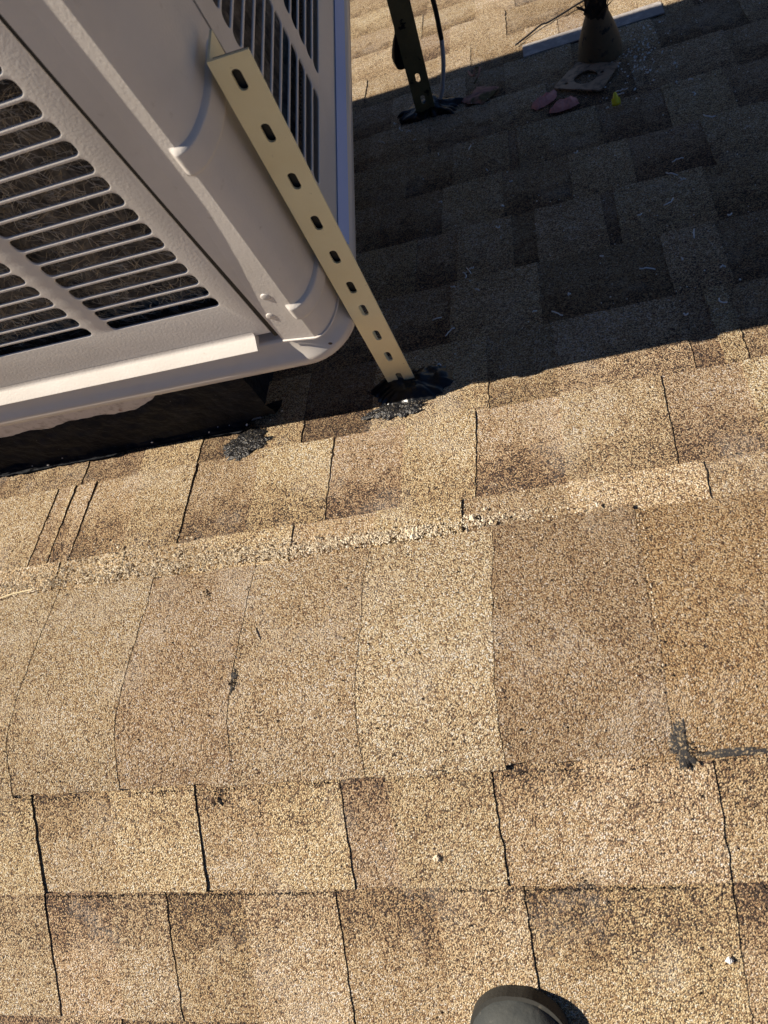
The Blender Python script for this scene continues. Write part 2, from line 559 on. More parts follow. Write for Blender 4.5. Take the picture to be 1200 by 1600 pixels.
def run_row(sb, side, edges, first, seed, expose=EXP, low=(.86, 1.0), gain=1.0):
    r = random.Random(seed)
    edges = list(edges)
    st = [('L' if first == 'L' else 'R')]
    for _ in edges[1:]:
        st.append('R' if st[-1] == 'L' else 'L')
    # extend both ways with random widths
    while edges[0] > XL + 0.02:
        w = r.uniform(0.06, 0.20)
        edges.insert(0, max(XL + 0.01, edges[0] - w)); st.insert(0, 'R' if st[0] == 'L' else 'L')
    while edges[-1] < XR - 0.02:
        w = r.uniform(0.06, 0.20)
        edges.append(min(XR - 0.01, edges[-1] + w)); st.append('R' if st[-1] == 'L' else 'L')
    for i in range(len(edges) - 1):
        x0, x1 = edges[i], edges[i + 1]
        if x1 - x0 < 0.003:
            continue
        raised = st[i] == 'R'
        k = r.uniform(0.93, 1.08) * gain
        warm = r.uniform(-0.03, 0.03)
        if raised:
            tone = (0.98 * k, (0.95 + warm * .3) * k, (0.92 - warm) * k)
            band = r.uniform(0.25, 0.7)
        else:
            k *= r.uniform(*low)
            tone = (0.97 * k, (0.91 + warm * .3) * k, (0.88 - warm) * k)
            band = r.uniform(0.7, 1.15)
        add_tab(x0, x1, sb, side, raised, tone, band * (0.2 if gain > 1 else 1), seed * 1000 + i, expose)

for k, (sb, ed, fs_) in ROWS_NEAR.items():
    run_row(sb, -1, ed, fs_, 11 + k)
k = 2
while 0.19 + EXP * k < -SN:
    run_row(0.19 + EXP * k, -1, [rnd.uniform(-.1, .1), rnd.uniform(.12, .2)], 'L', 11 + k)
    k += 1
run_row(0.19 - EXP, -1, [0.0, 0.1], 'L', 9, expose=0.03)
k = 0
while S1 + EXP * k < SF:
    if k in ROWS_FAR:
        ed, fs_ = ROWS_FAR[k]
    else:
        ed, fs_ = [rnd.uniform(-.1, .05), rnd.uniform(.1, .2)], 'L'
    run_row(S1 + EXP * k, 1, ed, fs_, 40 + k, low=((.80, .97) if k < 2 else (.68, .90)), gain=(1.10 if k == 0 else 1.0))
    k += 1
run_row(S1 - EXP, 1, [0.0, 0.1], 'L', 39, expose=0.06)
fo = obj('shingle_field', field['v'], field['f'], None, roof, mats=[M['shingle'], M['edge']], midx=field['m'], attr=field['a'])
fo.color = (0.9, 0.87, 0.84, 0.8)
fo['kind'] = 'stuff'

# ridge caps: folded pieces lapped along the ridge, each one's right edge lying over the next
caps_x = [-.5700, -.4290, -.2830, -.1385, .0150]
while caps_x[0] > XL + .16:
    caps_x.insert(0, caps_x[0] - rnd.uniform(.138, .150))
while caps_x[-1] < XR - .16:
    caps_x.append(caps_x[-1] + rnd.uniform(.138, .150))
cap_tones = {-.5700: (0.80, .77, .74), -.4290: (0.74, .68, .66), -.2830: (0.81, .77, .75), -.1385: (.95, .94, .93), .0150: (.66, .60, .57)}
cap_s0, cap_s1 = -0.0745, 0.190
capfield = {'v': [], 'f': [], 'm': [], 'a': []}
for ci in range(1, len(caps_x)):
    x1 = caps_x[ci]; x0 = caps_x[ci - 1] - 0.03
    r = random.Random(900 + ci)
    nu, nv = 9, 60
    skew = r.uniform(-0.004, 0.004)
    ds0, ds1 = r.uniform(-.004, .004), r.uniform(-.005, .005)
    ph = r.uniform(0, 50)
    top, band = [], []
    for i in range(nu):
        a = i / (nu - 1)
        for j in range(nv):
            b_ = j / (nv - 1)
            s = (cap_s0 + ds0) * (1 - b_) + (cap_s1 + ds1) * b_
            x = x0 + (x1 - x0) * a
            if i == nu - 1:
                x += noise.noise((s * 30, ph, 0)) * .003 + r.uniform(-.0008, .0008) + skew * (b_ - .5)
            if j in (0, nv - 1):
                s += noise.noise((x * 35, ph, j)) * .003 + r.uniform(-.0005, .0005)
            h = 0.0108 + 0.0008 * a + noise.noise((x * 8, s * 8, 1.7)) * .0010 + noise.noise((s * 22, ph, 5)) * .0004 * a
            edge = min(b_, 1 - b_)
            h -= 0.0012 * max(0, 1 - edge / .1)
            top.append(rp(x, s, h)); band.append(0.35 + 0.9 * a)
    vs = list(top); at = list(band)
    fs = grid_faces(nu, nv)
    mi = [0] * len(fs)
    path = [i * nv for i in range(nu)] + [(nu - 1) * nv + j for j in range(1, nv)] + [i * nv + nv - 1 for i in range(nu - 2, -1, -1)]
    base = len(vs)
    for k in path:
        v = top[k]
        vs.append(v - rnorm(v.y / CP) * 0.0055); at.append(band[k])
    for q in range(len(path) - 1):
        fs.append((path[q], base + q, base + q + 1, path[q + 1])[::-1]); mi.append(0)
    if any(in_view(q) for q in top):
        o = obj('ridge_cap', vs, fs, None, roof, origin=rp((x0 + x1) / 2, 0), mats=[M['shingle'], M['edge']], midx=mi, attr=at)
        tone = cap_tones.get(x1) or ((.72, .63, .54) if x1 > 0 else (.82, .79, .75))
        o.color = (*tone, 0.45)
    else:
        k = len(capfield['v'])
        capfield['v'] += vs; capfield['f'] += [tuple(q + k for q in f) for f in fs]; capfield['m'] += mi; capfield['a'] += at
co = obj('ridge_cap_run', capfield['v'], capfield['f'], None, roof, mats=[M['shingle'], M['edge']], midx=capfield['m'], attr=capfield['a'])
co.color = (.85, .78, .7, .4)
co['kind'] = 'stuff'

# ------------------------------------------------------------------ rooftop unit
US = 1.015
unit = empty('air_conditioner', (-0.2682, 0.4072, -0.0117), R(-0.9))
unit.scale = (US, US, US)
tag(unit, 'large beige rooftop air conditioner with slotted panels and a rounded corner post', 'air conditioner')
UW, UD, UH = 1.16, 0.935, 0.74      # local sizes; origin at the front right corner of the base

def rrect(inset, z, rad, n=10, x0=-UW, x1=0.0, y0=0.0, y1=UD):
    pts = []
    r = max(rad - inset, 0.002)
    for (cx, cy, a0) in ((x1 - inset - r, y0 + inset + r, -90), (x1 - inset - r, y1 - inset - r, 0), (x0 + inset + r, y1 - inset - r, 90), (x0 + inset + r, y0 + inset + r, 180)):
        for k in range(n + 1):
            t = R(a0 + 90 * k / n)
            pts.append(Vector((cx + r * math.cos(t), cy + r * math.sin(t), z)))
    return pts

def stack(loops, close_bottom=True, close_top=True):
    vs, fs = [], []
    m = len(loops[0])
    for lp in loops: vs += lp
    for i in range(len(loops) - 1):
        for k in range(m):
            k2 = (k + 1) % m
            fs.append((i * m + k, i * m + k2, (i + 1) * m + k2, (i + 1) * m + k))
    if close_bottom: fs.append(tuple(range(m))[::-1])
    if close_top: fs.append(tuple((len(loops) - 1) * m + k for k in range(m)))
    return vs, fs

def autosmooth(o, deg=35):
    me = o.data
    me.polygons.foreach_set('use_smooth', [True] * len(me.polygons))
    me.set_sharp_from_angle(angle=R(deg))
    return o

RB = 0.062
loops = [rrect(.030, .000, RB), rrect(.004, .000, RB), rrect(.0012, .0008, RB), rrect(0, .003, RB), rrect(0, .012, RB), rrect(.0014, .0155, RB), rrect(.0045, .020, RB), rrect(.0115, .0355, RB), rrect(.0125, .0395, RB), rrect(.0135, .0430, RB), rrect(.0165, .0448, RB), rrect(.05, .0450, RB)]
v, f = stack(loops)
autosmooth(obj('base_pan', v, f, M['paint_dull'], unit), 50)

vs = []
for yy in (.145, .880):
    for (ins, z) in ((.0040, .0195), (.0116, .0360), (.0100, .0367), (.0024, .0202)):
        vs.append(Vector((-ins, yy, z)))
obj('sky_reflection_strip', vs, [(3, 2, 1, 0), (4, 5, 6, 7), (0, 4, 7, 3), (3, 7, 6, 2), (2, 6, 5, 1), (1, 5, 4, 0)], M['sky_tint'], unit)  # added strip; its blue colour paints in the sky reflection

def slot_panel(name, u0, u1, z0, z1, cols, zs, sh, place, mat, parent):
    """sheet with stamped slots: place(u, z, depth) gives the point; slots carry a rolled inner flange"""
    bm = bmesh.new()
    def loop(pts):
        vs = [bm.verts.new(place(u, z, d)) for (u, z, d) in pts]
        return vs
    def outline(a, b, zc, grow, d):
        hh = sh / 2 + grow
        rr = min(hh * 0.92, 0.0062 + grow)
        pts = []
        for (cu, cz, a0) in ((b + grow - rr, zc - hh + rr, -90), (b + grow - rr, zc + hh - rr, 0), (a - grow + rr, zc + hh - rr, 90), (a - grow + rr, zc - hh + rr, 180)):
            for k in range(6):
                t = R(a0 + 90 * k / 5)
                pts.append((cu + rr * math.cos(t), cz + rr * math.sin(t), d))
        return pts
    edges = []
    ov = loop([(u0, z0, 0), (u1, z0, 0), (u1, z1, 0), (u0, z1, 0)])
    for i in range(4): edges.append(bm.edges.new((ov[i], ov[(i + 1) % 4])))
    rims = []
    for (a, b) in cols:
        for zc in zs:
            l0 = loop(outline(a, b, zc, .0014, 0))
            m = len(l0)
            for i in range(m): edges.append(bm.edges.new((l0[i], l0[(i + 1) % m])))
            rims.append((a, b, zc, l0))
    bmesh.ops.triangle_fill(bm, use_beauty=True, use_dissolve=False, edges=edges)
    flat = set(bm.faces)
    for (a, b, zc, l0) in rims:
        prev = l0
        for (g, d) in ((.0007, .0002), (.0002, .0007), (0, .0014), (0, .0019)):
            nx = loop(outline(a, b, zc, g, d))
            m = len(nx)
            for i in range(m):
                bm.faces.new((prev[i], prev[(i + 1) % m], nx[(i + 1) % m], nx[i]))
            prev = nx
    # return flanges round the sheet
    rv_ = loop([(u0, z0, .014), (u1, z0, .014), (u1, z1, .014), (u0, z1, .014)])
    for i in range(4):
        bm.faces.new((ov[i], ov[(i + 1) % 4], rv_[(i + 1) % 4], rv_[i]))
    for fc in bm.faces:
        fc.smooth = fc not in flat
    bmesh.ops.recalc_face_normals(bm, faces=bm.faces)
    o = from_bm(name, bm, mat, parent, recalc=False)
    o.data.set_sharp_from_angle(angle=R(55))
    return o

PIT = 0.0208
SH = 0.0163
FY = 0.0120
fcols = [(-.2430 - .1625 * k - .0035, -.1105 - .1625 * k) for k in range(6)]
fz = [0.141 + PIT * k for k in range(27)]
slot_panel('front_panel', -1.075, -.0838, .066, .725, fcols, fz, SH, lambda u, z, d: Vector((u, FY + d, z)), M['paint'], unit)
SX = -0.0080
scols = [(.1680 + .166 * k, .3010 + .166 * k) for k in range(4)]
sz = [0.1085 + PIT * k for k in range(28)]
slot_panel('side_panel', .1345, .855, .0500, .725, scols, sz, SH, lambda u, z, d: Vector((SX - d, u, z)), M['paint'], unit)

# rolled lip along the foot of the front panel
lip = [(FY, .0745), (FY - .0002, .0705), (FY - .0010, .0685), (FY - .0024, .0670), (FY - .0120, .0600), (FY - .0127, .0590), (FY - .0123, .0578), (FY - .009, .0570), (FY + .004, .0570)]
vs, fs = [], []
for x in (-1.075, -.1030):
    for (y, z) in lip:
        vs.append(Vector((x, y - .0003 - .0045 * max(0, min(1, (FY - y) / .0172)), z)))
m = len(lip)
for k in range(m - 1):
    fs.append((k, k + 1, m + k + 1, m + k))
fs.append(tuple(range(m))); fs.append(tuple(range(m, 2 * m))[::-1])
bm = bmesh.new()
me_tmp = bpy.data.meshes.new('tmp'); me_tmp.from_pydata([tuple(q) for q in vs], [], fs); bm.from_mesh(me_tmp)
lipo = from_bm('panel_lip', bm, M['paint'], unit)
autosmooth(lipo, 40)

# corner post: groove beside the front panel, then a broad rounded corner
def post_profile(z):
    w1 = 0.0012 + 0.0185 * sstep(0.05, 0.34, z)
    xs = -0.0775
    dep = FY - .0008
    FO = FY - .0056                     # the round stands proud of the panels
    pts = [(xs, .034), (xs, FY + .0004), (xs + .0005, FY - .0030 * sstep(0.05, 0.34, z) - .0010)]
    g = xs + w1
    pts += [(g - .0004, dep), (g + .0004, dep)]
    e = xs + .0175 + .0285 - .006 * (1 - w1 / .0197)
    pts += [(e - .0010, FO + .0002), (e, FO)]
    ex = e
    # elliptical round to the side plane
    ax = (SX + .0002) - ex
    ay = .062
    for k in range(1, 41):
        t = R(90 * k / 40)
        pts.append((ex + ax * math.sin(t), FO + ay * (1 - math.cos(t))))
    pts += [(SX + .0002, .105), (SX + .0002, .1300), (SX - .001, .1312), (SX - .02, .1312)]
    return pts
zs_ = [.0452 + .0025, .06, .08, .10, .13, .17, .21, .25, .30, .36, .42, .50, .60, .74]
vs, fs = [], []
for z in zs_:
    for (x, y) in post_profile(z): vs.append(Vector((x, y, z)))
nv = len(post_profile(0.1))
fs = grid_faces(len(zs_), nv)
fs = [q[::-1] for q in fs]
post = obj('corner_post', vs, fs, M['paint'], unit)
autosmooth(post, 4.5)
# foot flange of the post, resting on the base
foot = []
for (off, z) in ((.0022, .0452), (.0022, .0474), (.0004, .0484)):
    row = []
    for (x, y) in post_profile(.05)[2:-2]:
        nrm = Vector((1 if y > .06 else 0, -1 if y < .06 else 0, 0))
        cxy = Vector((x - (SX - .05), y - .07, 0))
        row.append(Vector((x, y, z)) + (cxy.normalized() * off if x > -.045 else Vector((0, -off, 0))))
    foot.append(row)
vs = [q for row in foot for q in row]
fs = [q[::-1] for q in grid_faces(len(foot), len(foot[0]))]
autosmooth(obj('foot_flange', vs, fs, M['paint'], post), 30)
# two embossed ribs round the post
def rib(za, zb):
    nu, nv_ = 44, 16
    vs = []
    for j in range(nv_):
        z = za - .004 + (zb - za + .008) * j / (nv_ - 1)
        pr = post_profile((za + zb) / 2)[6:-2]
        cum = [0]
        for k in range(1, len(pr)):
            cum.append(cum[-1] + math.dist(pr[k], pr[k - 1]))
        for i in range(nu):
            L_ = -0.008 + (cum[-1] * .93 + .008) * (i / (nu - 1)) ** 1.25
            k = 0
            while k < len(cum) - 2 and cum[k + 1] < max(L_, 0): k += 1
            t = (max(L_, 0) - cum[k]) / (cum[k + 1] - cum[k])
            q = Vector((pr[k][0] + (pr[k + 1][0] - pr[k][0]) * t + min(L_, 0), pr[k][1] + (pr[k + 1][1] - pr[k][1]) * t, z))
            tan = Vector((pr[k + 1][0] - pr[k][0], pr[k + 1][1] - pr[k][1], 0)).normalized()
            nn = Vector((tan.y, -tan.x, 0))
            e = sstep(za - .0035, za + .0010, z) * (1 - sstep(zb - .0010, zb + .0035, z)) * sstep(-.0075, -.0020, L_) * (1 - sstep(cum[-1] * .85, cum[-1] * .92, L_))
            vs.append(q + nn * (-.0012 + .0058 * e))
    fs = grid_faces(nv_, nu)
    return obj('rib', vs, fs, M['paint'], post, smooth=True)
rib(.318, .344)
rib(.091, .113)
for (x, z, py) in ((-.0565, .1335, FY - .0034), (-.0680, .0975, FY - .0020)):
    v, f = lathe([(0.0001, .0006), (.0046, .0006), (.0054, .0001), (.0056, -.001)], 20)
    q = obj('hole_plug', [Vector((x, py, z)) + Vector((a.x, -a.z, a.y)) for a in v], f, M['paint'], post, smooth=True)
v, f = lathe([(0.0001, -.001), (.0012, -.0008), (.0022, .0002), (.0026, -.0002)], 12)
obj('screw', [Vector((-.026, .0065, .0270)) + Vector((a.x, -a.z, a.y)) for a in v], f, M['rust'], post)

v, f = bx(-.0836, -.0777, FY + .0008, FY + .012, .056, .724)
obj('seam_shade_strip', v, f, M['black'], unit)  # added black strip: paints the shade inside the front panel gap
v, f = bx(SX - .012, SX - .0022, .1316, .1342, .056, .724)
obj('seam_shade_strip', v, f, M['black'], unit)  # same for the side panel seam, shade put in as black
# coils behind the panels, with dust fibres caught in the front one
def fins(name, place, u0, u1, z0, z1, step, amp):
    vs, fs = [], []
    n_ = int((u1 - u0) / step)
    for i in range(n_ + 1):
        u = u0 + (u1 - u0) * i / n_
        d = amp if i % 2 else 0.0
        vs += [place(u, z0, d), place(u, z1, d)]
    for i in range(n_):
        fs.append((2 * i, 2 * i + 2, 2 * i + 3, 2 * i + 1))
    return obj(name, vs, fs, M['coil'], unit)
fins('coil', lambda u, z, d: Vector((u, FY + .022 + d, z)), -1.09, -.05, .05, .73, .0035, .006)
fins('coil', lambda u, z, d: Vector((SX - .045 - d, u, z)), .05, .90, .05, .73, .0035, .006)
rl = random.Random(5)
vs, fs = [], []
for _ in range(9500):
    x = rl.uniform(-.72, -.09); z = rl.uniform(.12, .56)
    y = FY + rl.uniform(.009, .022)
    a = rl.uniform(0, math.pi); ln = rl.uniform(.006, .026); bend = rl.uniform(-.006, .006)
    d = Vector((math.cos(a), rl.uniform(-.25, .25), math.sin(a)))
    pnt = Vector((-d.z, 0, d.x))
    w = rl.uniform(.00014, .00030)
    base = len(vs)
    for k in range(4):
        t = k / 3 - .5
        c = Vector((x, y, z)) + d * ln * t + pnt * bend * (0.25 - t * t)
        vs += [c + pnt * w, c - pnt * w + Vector((0, w, 0))]
    for k in range(3):
        fs.append((base + 2 * k, base + 2 * k + 1, base + 2 * k + 3, base + 2 * k + 2))
lint = obj('lint', vs, fs, M['lint'], unit)
lint['kind'] = 'stuff'

# the rest of the cabinet
v, f = stack([rrect(.022, .725, RB), rrect(.019, .728, RB), rrect(.0185, .735, RB), rrect(.0185, .755, RB), rrect(.022, .765, RB), rrect(.035, .772, RB)])
autosmooth(obj('top_cover', v, f, M['paint'], unit), 40)
v, f = bx(-1.150, -1.0755, .0175, .92, .0455, .725)
obj('left_panel', v, f, M['paint'], unit)
v, f = bx(-1.07, -.009, .857, .925, .0455, .725)
obj('back_panel', v, f, M['paint'], unit)
v, f = bx(-1.05, -.075, .090, .84, .046, .72)
obj('inner_cabinet', v, f, M['dark'], unit)

# ------------------------------------------------------------------ curb under the unit, smeared with tar
curb = empty('roof_curb', (-0.9, 0.437, -0.19))
tag(curb, 'flaking white curb under the air conditioner, smeared with black tar', 'curb')
CY = 0.4310
cx0, cx1, cy1 = -1.36, -0.47, 1.33
vs = [(cx0, CY, -.0125), (cx1, CY, -.0125), (cx1, cy1, -.0125), (cx0, cy1, -.0125), (cx0, CY, -.21), (cx1, CY, -.21), (cx1, cy1, -.56), (cx0, cy1, -.56)]
vs = [Vector(q) - curb.location for q in vs]
fs = [(0, 1, 2, 3), (4, 5, 1, 0), (5, 6, 2, 1), (6, 7, 3, 2), (7, 4, 0, 3)]
obj('curb_wall', vs, fs, None, curb, mats=[M['curb'], M['tar_wall']], midx=[0, 0, 1, 0, 0])
# tar flashing: climbs the wall, runs out over the shingles, ragged at both edges
vs, fs = [], []
NX, NS = 320, 22
for i in range(NX + 1):
    x = cx0 + (cx1 + .030 - cx0) * i / NX
    up = -.053 + .013 * noise.noise((x * 9, 1.3, 0)) + .008 * noise.noise((x * 22, 4.3, 0)) + .0025 * noise.noise((x * 85, 6.1, 0)) + .03 * sstep(-.62, -.50, x)
    out = .410 + .010 * noise.noise((x * 7, 8.1, 0)) + .006 * noise.noise((x * 35, 2.2, 0)) + .045 * sstep(-.50, cx1, x)
    taper = sstep(cx1 + .03, cx1 - .04, x)
    zr = rp(0, s_of_y(CY)).z
    for j in range(NS + 1):
        t = j / NS
        if t < .5:
            a = t / .5
            z = up + (zr + .022 - up) * a
            y = CY - .0035 - .004 * a
        else:
            a = (t - .5) / .5
            y = (CY - .0075) + (out - CY + .0075) * a
            z = rp(0, s_of_y(y), 0.010 + .012 * (1 - a) ** 2).z
        nn = noise.noise((x * 40, t * 9, 3)) * .004 + noise.noise((x * 110, t * 26, 7)) * .0018 + noise.noise((x * 12, t * 22, 1)) * .003
        edge = min(1, t / .06, (1 - t) / .06)
        vs.append(Vector((x, y - max(nn, -.003) * edge - (1 - edge) * -.004, z + max(nn, -.002) * edge - (1 - edge) * .002)) - curb.location)
fs = grid_faces(NX + 1, NS + 1)
obj('tar_flashing', vs, fs, M['tar_wall'], curb, smooth=True)

# ------------------------------------------------------------------ tar dabs
def tar_dab(name, x, s, rx, rs, height, seed, mat, label, rag=.35, n=110, rings=14, rot=0.0, base_h=.007):
    vs, fs = [], []
    c0 = rp(x, s, base_h)
    for i in range(rings + 1):
        t = i / rings
        for k in range(n):
            a = 2 * math.pi * k / n
            rr = 1 + rag * noise.noise((math.cos(a) * 1.6 + seed, math.sin(a) * 1.6, seed * .7)) + rag * .5 * noise.noise((math.cos(a) * 5 + seed, math.sin(a) * 5, 3)) + rag * .35 * noise.noise((math.cos(a) * 13, math.sin(a) * 13, seed)) + rag * .3 * noise.noise((math.cos(a) * 34, math.sin(a) * 34, seed))
            dx, dy = math.cos(a) * rx * rr * t, math.sin(a) * rs * rr * t
            u = x + dx * math.cos(rot) - dy * math.sin(rot)
            w = s + dx * math.sin(rot) + dy * math.cos(rot)
            amp = min(1.0, height / .004)
            h = base_h - .0015 * amp - .0004 + height * (1 - t * t) ** .7 * (0.65 + .7 * noise.noise((u * 45, w * 45, seed))) + (1 - t) * .0035 * amp * noise.noise((u * 130, w * 130, seed)) + (.0022 * amp + .0006) * (1 - t ** 6)
            vs.append(rp(u, w, h))
    for i in range(rings):
        for k in range(n):
            k2 = (k + 1) % n
            fs.append((i * n + k, (i + 1) * n + k, (i + 1) * n + k2, i * n + k2))
    o = obj(name, vs, fs, mat, origin=c0, smooth=True)
    tag(o, label, 'tar')
    return o
tar_dab('roof_tar', -.243, .462, .052, .040, .016, 3.3, M['tar'], 'black tar mound around the foot of the cream slotted strut', rag=.22, rot=.1)
tar_dab('roof_tar', -.258, .4200, .040, .015, .003, 8.1, M['tar_dusty'], 'glossy grey black tar smear at the shadow edge below the cream strut', rag=.6, rot=.12)
tar_dab('roof_tar', -.484, .4090, .034, .022, .003, 5.7, M['tar_dusty'], 'dusty black tar patch on sunlit shingles beside the curb', rag=.55, rot=.35)
tar_dab('roof_tar', -.246, 1.300, .060, .045, .016, 9.4, M['tar'], 'black tar mound around the foot of the far olive strut', rag=.5)
tar_dab('roof_tar', .0215, -.064, .0085, .017, .0003, 1.2, M['tar_stain'], 'small black tar spot at a ridge cap joint', rag=.9, base_h=.0116)
tar_dab('roof_tar', .072, -.071, .026, .0030, .0002, 6.2, M['tar_stain'], 'thin dark tar streak on the rightmost ridge cap', rag=.8, base_h=.0116)
tar_dab('roof_tar', -.4260, .035, .0036, .014, .0002, 2.8, M['tar_stain'], 'faint narrow tar mark along a ridge cap joint, left of centre', rag=.8, base_h=.0112)

# ------------------------------------------------------------------ slotted angle struts
def strut(name, bot, top, width, depth, slots, mat, label, side=-1, thick=.0024, face=(0, -1, 0), slot_shade=None):
    bot, top = Vector(bot), Vector(top)
    root = empty(name, bot)
    tag(root, label, 'strut', 'slotted struts bracing the air conditioner')
    az = (top - bot).normalized()
    fy = Vector(face); fy = (fy - az * fy.dot(az)).normalized()      # outward, to the viewer
    ax = az.cross(fy); 
    if ax.x < 0: ax = -ax
    ln = (top - bot).length
    def flange(nm, org, wdir, ndir, w, slots):
        bm = bmesh.new()
        def lp(pts, d): return [bm.verts.new(org + wdir * u + az * z - ndir * d) for (u, z) in pts]
        outer = [(0, 0), (w, 0), (w, ln), (0, ln)]
        holes = []
        for (zc, sl, sw, off) in slots:
            h = []
            r_ = sw / 2
            for k in range(9):
                t = R(180 * k / 8); h.append((w / 2 + off + r_ * math.cos(t), zc + sl / 2 - r_ + r_ * math.sin(t)))
            for k in range(9):
                t = R(180 + 180 * k / 8); h.append((w / 2 + off + r_ * math.cos(t), zc - sl / 2 + r_ + r_ * math.sin(t)))
            holes.append(h)
        layers = []
        for d in (0, thick):
            ed = []; lay = []
            for ring in [outer] + holes:
                vv = lp(ring, d); lay.append(vv)
                for i in range(len(vv)): ed.append(bm.edges.new((vv[i], vv[(i + 1) % len(vv)])))
            bmesh.ops.triangle_fill(bm, use_beauty=True, use_dissolve=False, edges=ed)
            layers.append(lay)
        for la, lb in zip(*layers):
            for i in range(len(la)):
                j = (i + 1) % len(la)
                bm.faces.new((la[i], la[j], lb[j], lb[i]))
        for vtx in bm.verts: vtx.co -= bot
        return from_bm(nm, bm, mat, root)
    o0 = bot - ax * width / 2
    flange('slotted_flange', o0, ax, fy, width, slots)
    e = bot + ax * (width / 2) * side
    # second flange runs back from one edge
    flange('side_flange', e - fy * (thick + .0004) if side < 0 else e - fy * (thick + .0004), -fy, -ax * side * -1 if side < 0 else ax, depth, [])
    if slot_shade:
        z0, z1 = slot_shade
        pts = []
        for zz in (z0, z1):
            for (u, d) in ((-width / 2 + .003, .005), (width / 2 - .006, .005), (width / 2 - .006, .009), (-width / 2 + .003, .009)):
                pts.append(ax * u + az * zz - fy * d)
        obj('slot_shade_strip', pts, [(0, 1, 2, 3), (7, 6, 5, 4), (0, 4, 5, 1), (1, 5, 6, 2), (2, 6, 7, 3), (3, 7, 4, 0)], M['black'], root)  # added black strip behind the slots, makes them look shaded
    return root

slots1 = [(z, .021, .0085, 0) for z in (.0257, .0771, .1257, .1785, .2220, .2751, .3283, .3861, .4443, .5000)]
strut('slotted_strut', (-.2558, .4391, -.1640), (-.2440, .4720, .3575), .0370, .036, slots1, M['strut'], 'cream slotted angle strut in front, screwed to the unit corner post', slot_shade=(.20, .519))
b2 = Vector((-.2507, 1.204, -.4500)); t2 = Vector((-.2300, 1.195, -.185))
d2 = (t2 - b2).normalized()
slots2 = [(z, .022, .0085, 0) for z in (.046, .100, .42, .50)]
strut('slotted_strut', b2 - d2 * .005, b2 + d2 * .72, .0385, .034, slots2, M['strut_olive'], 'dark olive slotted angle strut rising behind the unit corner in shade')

# screws on the near strut? none visible; cable and plug beside the far strut
cp = catmull([(-.236, 1.226, -.462), (-.216, 1.222, -.432), (-.204, 1.221, -.400), (-.192, 1.220, -.359), (-.184, 1.220, -.318), (-.181, 1.220, -.290), (-.177, 1.220, -.227), (-.178, 1.215, -.13), (-.200, 1.20, .02), (-.258, 1.19, .12)], 6)
k_split = 27
cable = empty('cable', (-.236, 1.226, -.462))
tag(cable, 'thin cable, grey below and black above, rising from the far tar mound', 'cable')
v, f = tube([q - cable.location for q in cp[:k_split + 1]], .0042, 10)
obj('lower_sheath', v, f, M['cable_grey'], cable, smooth=True)
v, f = tube([q - cable.location for q in cp[k_split:]], .0046, 10)
obj('upper_sheath', v, f, M['cable_black'], cable, smooth=True)

plug = empty('plug', (-.2790, 1.262, -.377))
tag(plug, 'black tapered plastic plug hanging beside the far olive strut', 'plug')
prof = [(.0005, .0), (.010, .004), (.0155, .020), (.0165, .030), (.0150, .046), (.0105, .066), (.0065, .078), (.0060, .092), (.0005, .093)]
v, f = lathe(prof, 8)
tl = Matrix.Rotation(R(12), 3, 'Y')
obj('body', [tl @ Vector((a.x, a.y * .7, a.z)) for a in v], f, M['black'], plug)
v, f = tube(catmull([tl @ Vector((0, 0, .088)), tl @ Vector((0.004, -.010, .15)), tl @ Vector((.012, -.025, .30)), Vector((.07, -.05, .50))], 5), .003, 8)
obj('cord', v, f, M['black'], plug, smooth=True)

# ------------------------------------------------------------------ pipe with flashing cone
PX, PY = .0960, 1.232
pz = rp(PX, s_of_y(PY), .006).z
pipe = empty('vent_pipe', (PX, PY, pz))
tag(pipe, 'thin rusty pipe with an olive flashing cone and torn dark tape', 'pipe')
v, f = lathe([(.0130, .05), (.0130, .50), (.0105, .50), (.0105, .4)], 20)
obj('pipe', v, f, M['rust'], pipe, smooth=True)
rr_ = random.Random(3)
vs, fs = [], []
prof = [(.0450, -.030), (.0420, .000), (.0400, .018), (.0370, .038), (.0310, .060), (.0240, .082), (.0190, .096), (.0170, .104)]
v, f = lathe(prof, 32)
obj('flashing_cone', v, f, M['cone'], pipe, smooth=True)
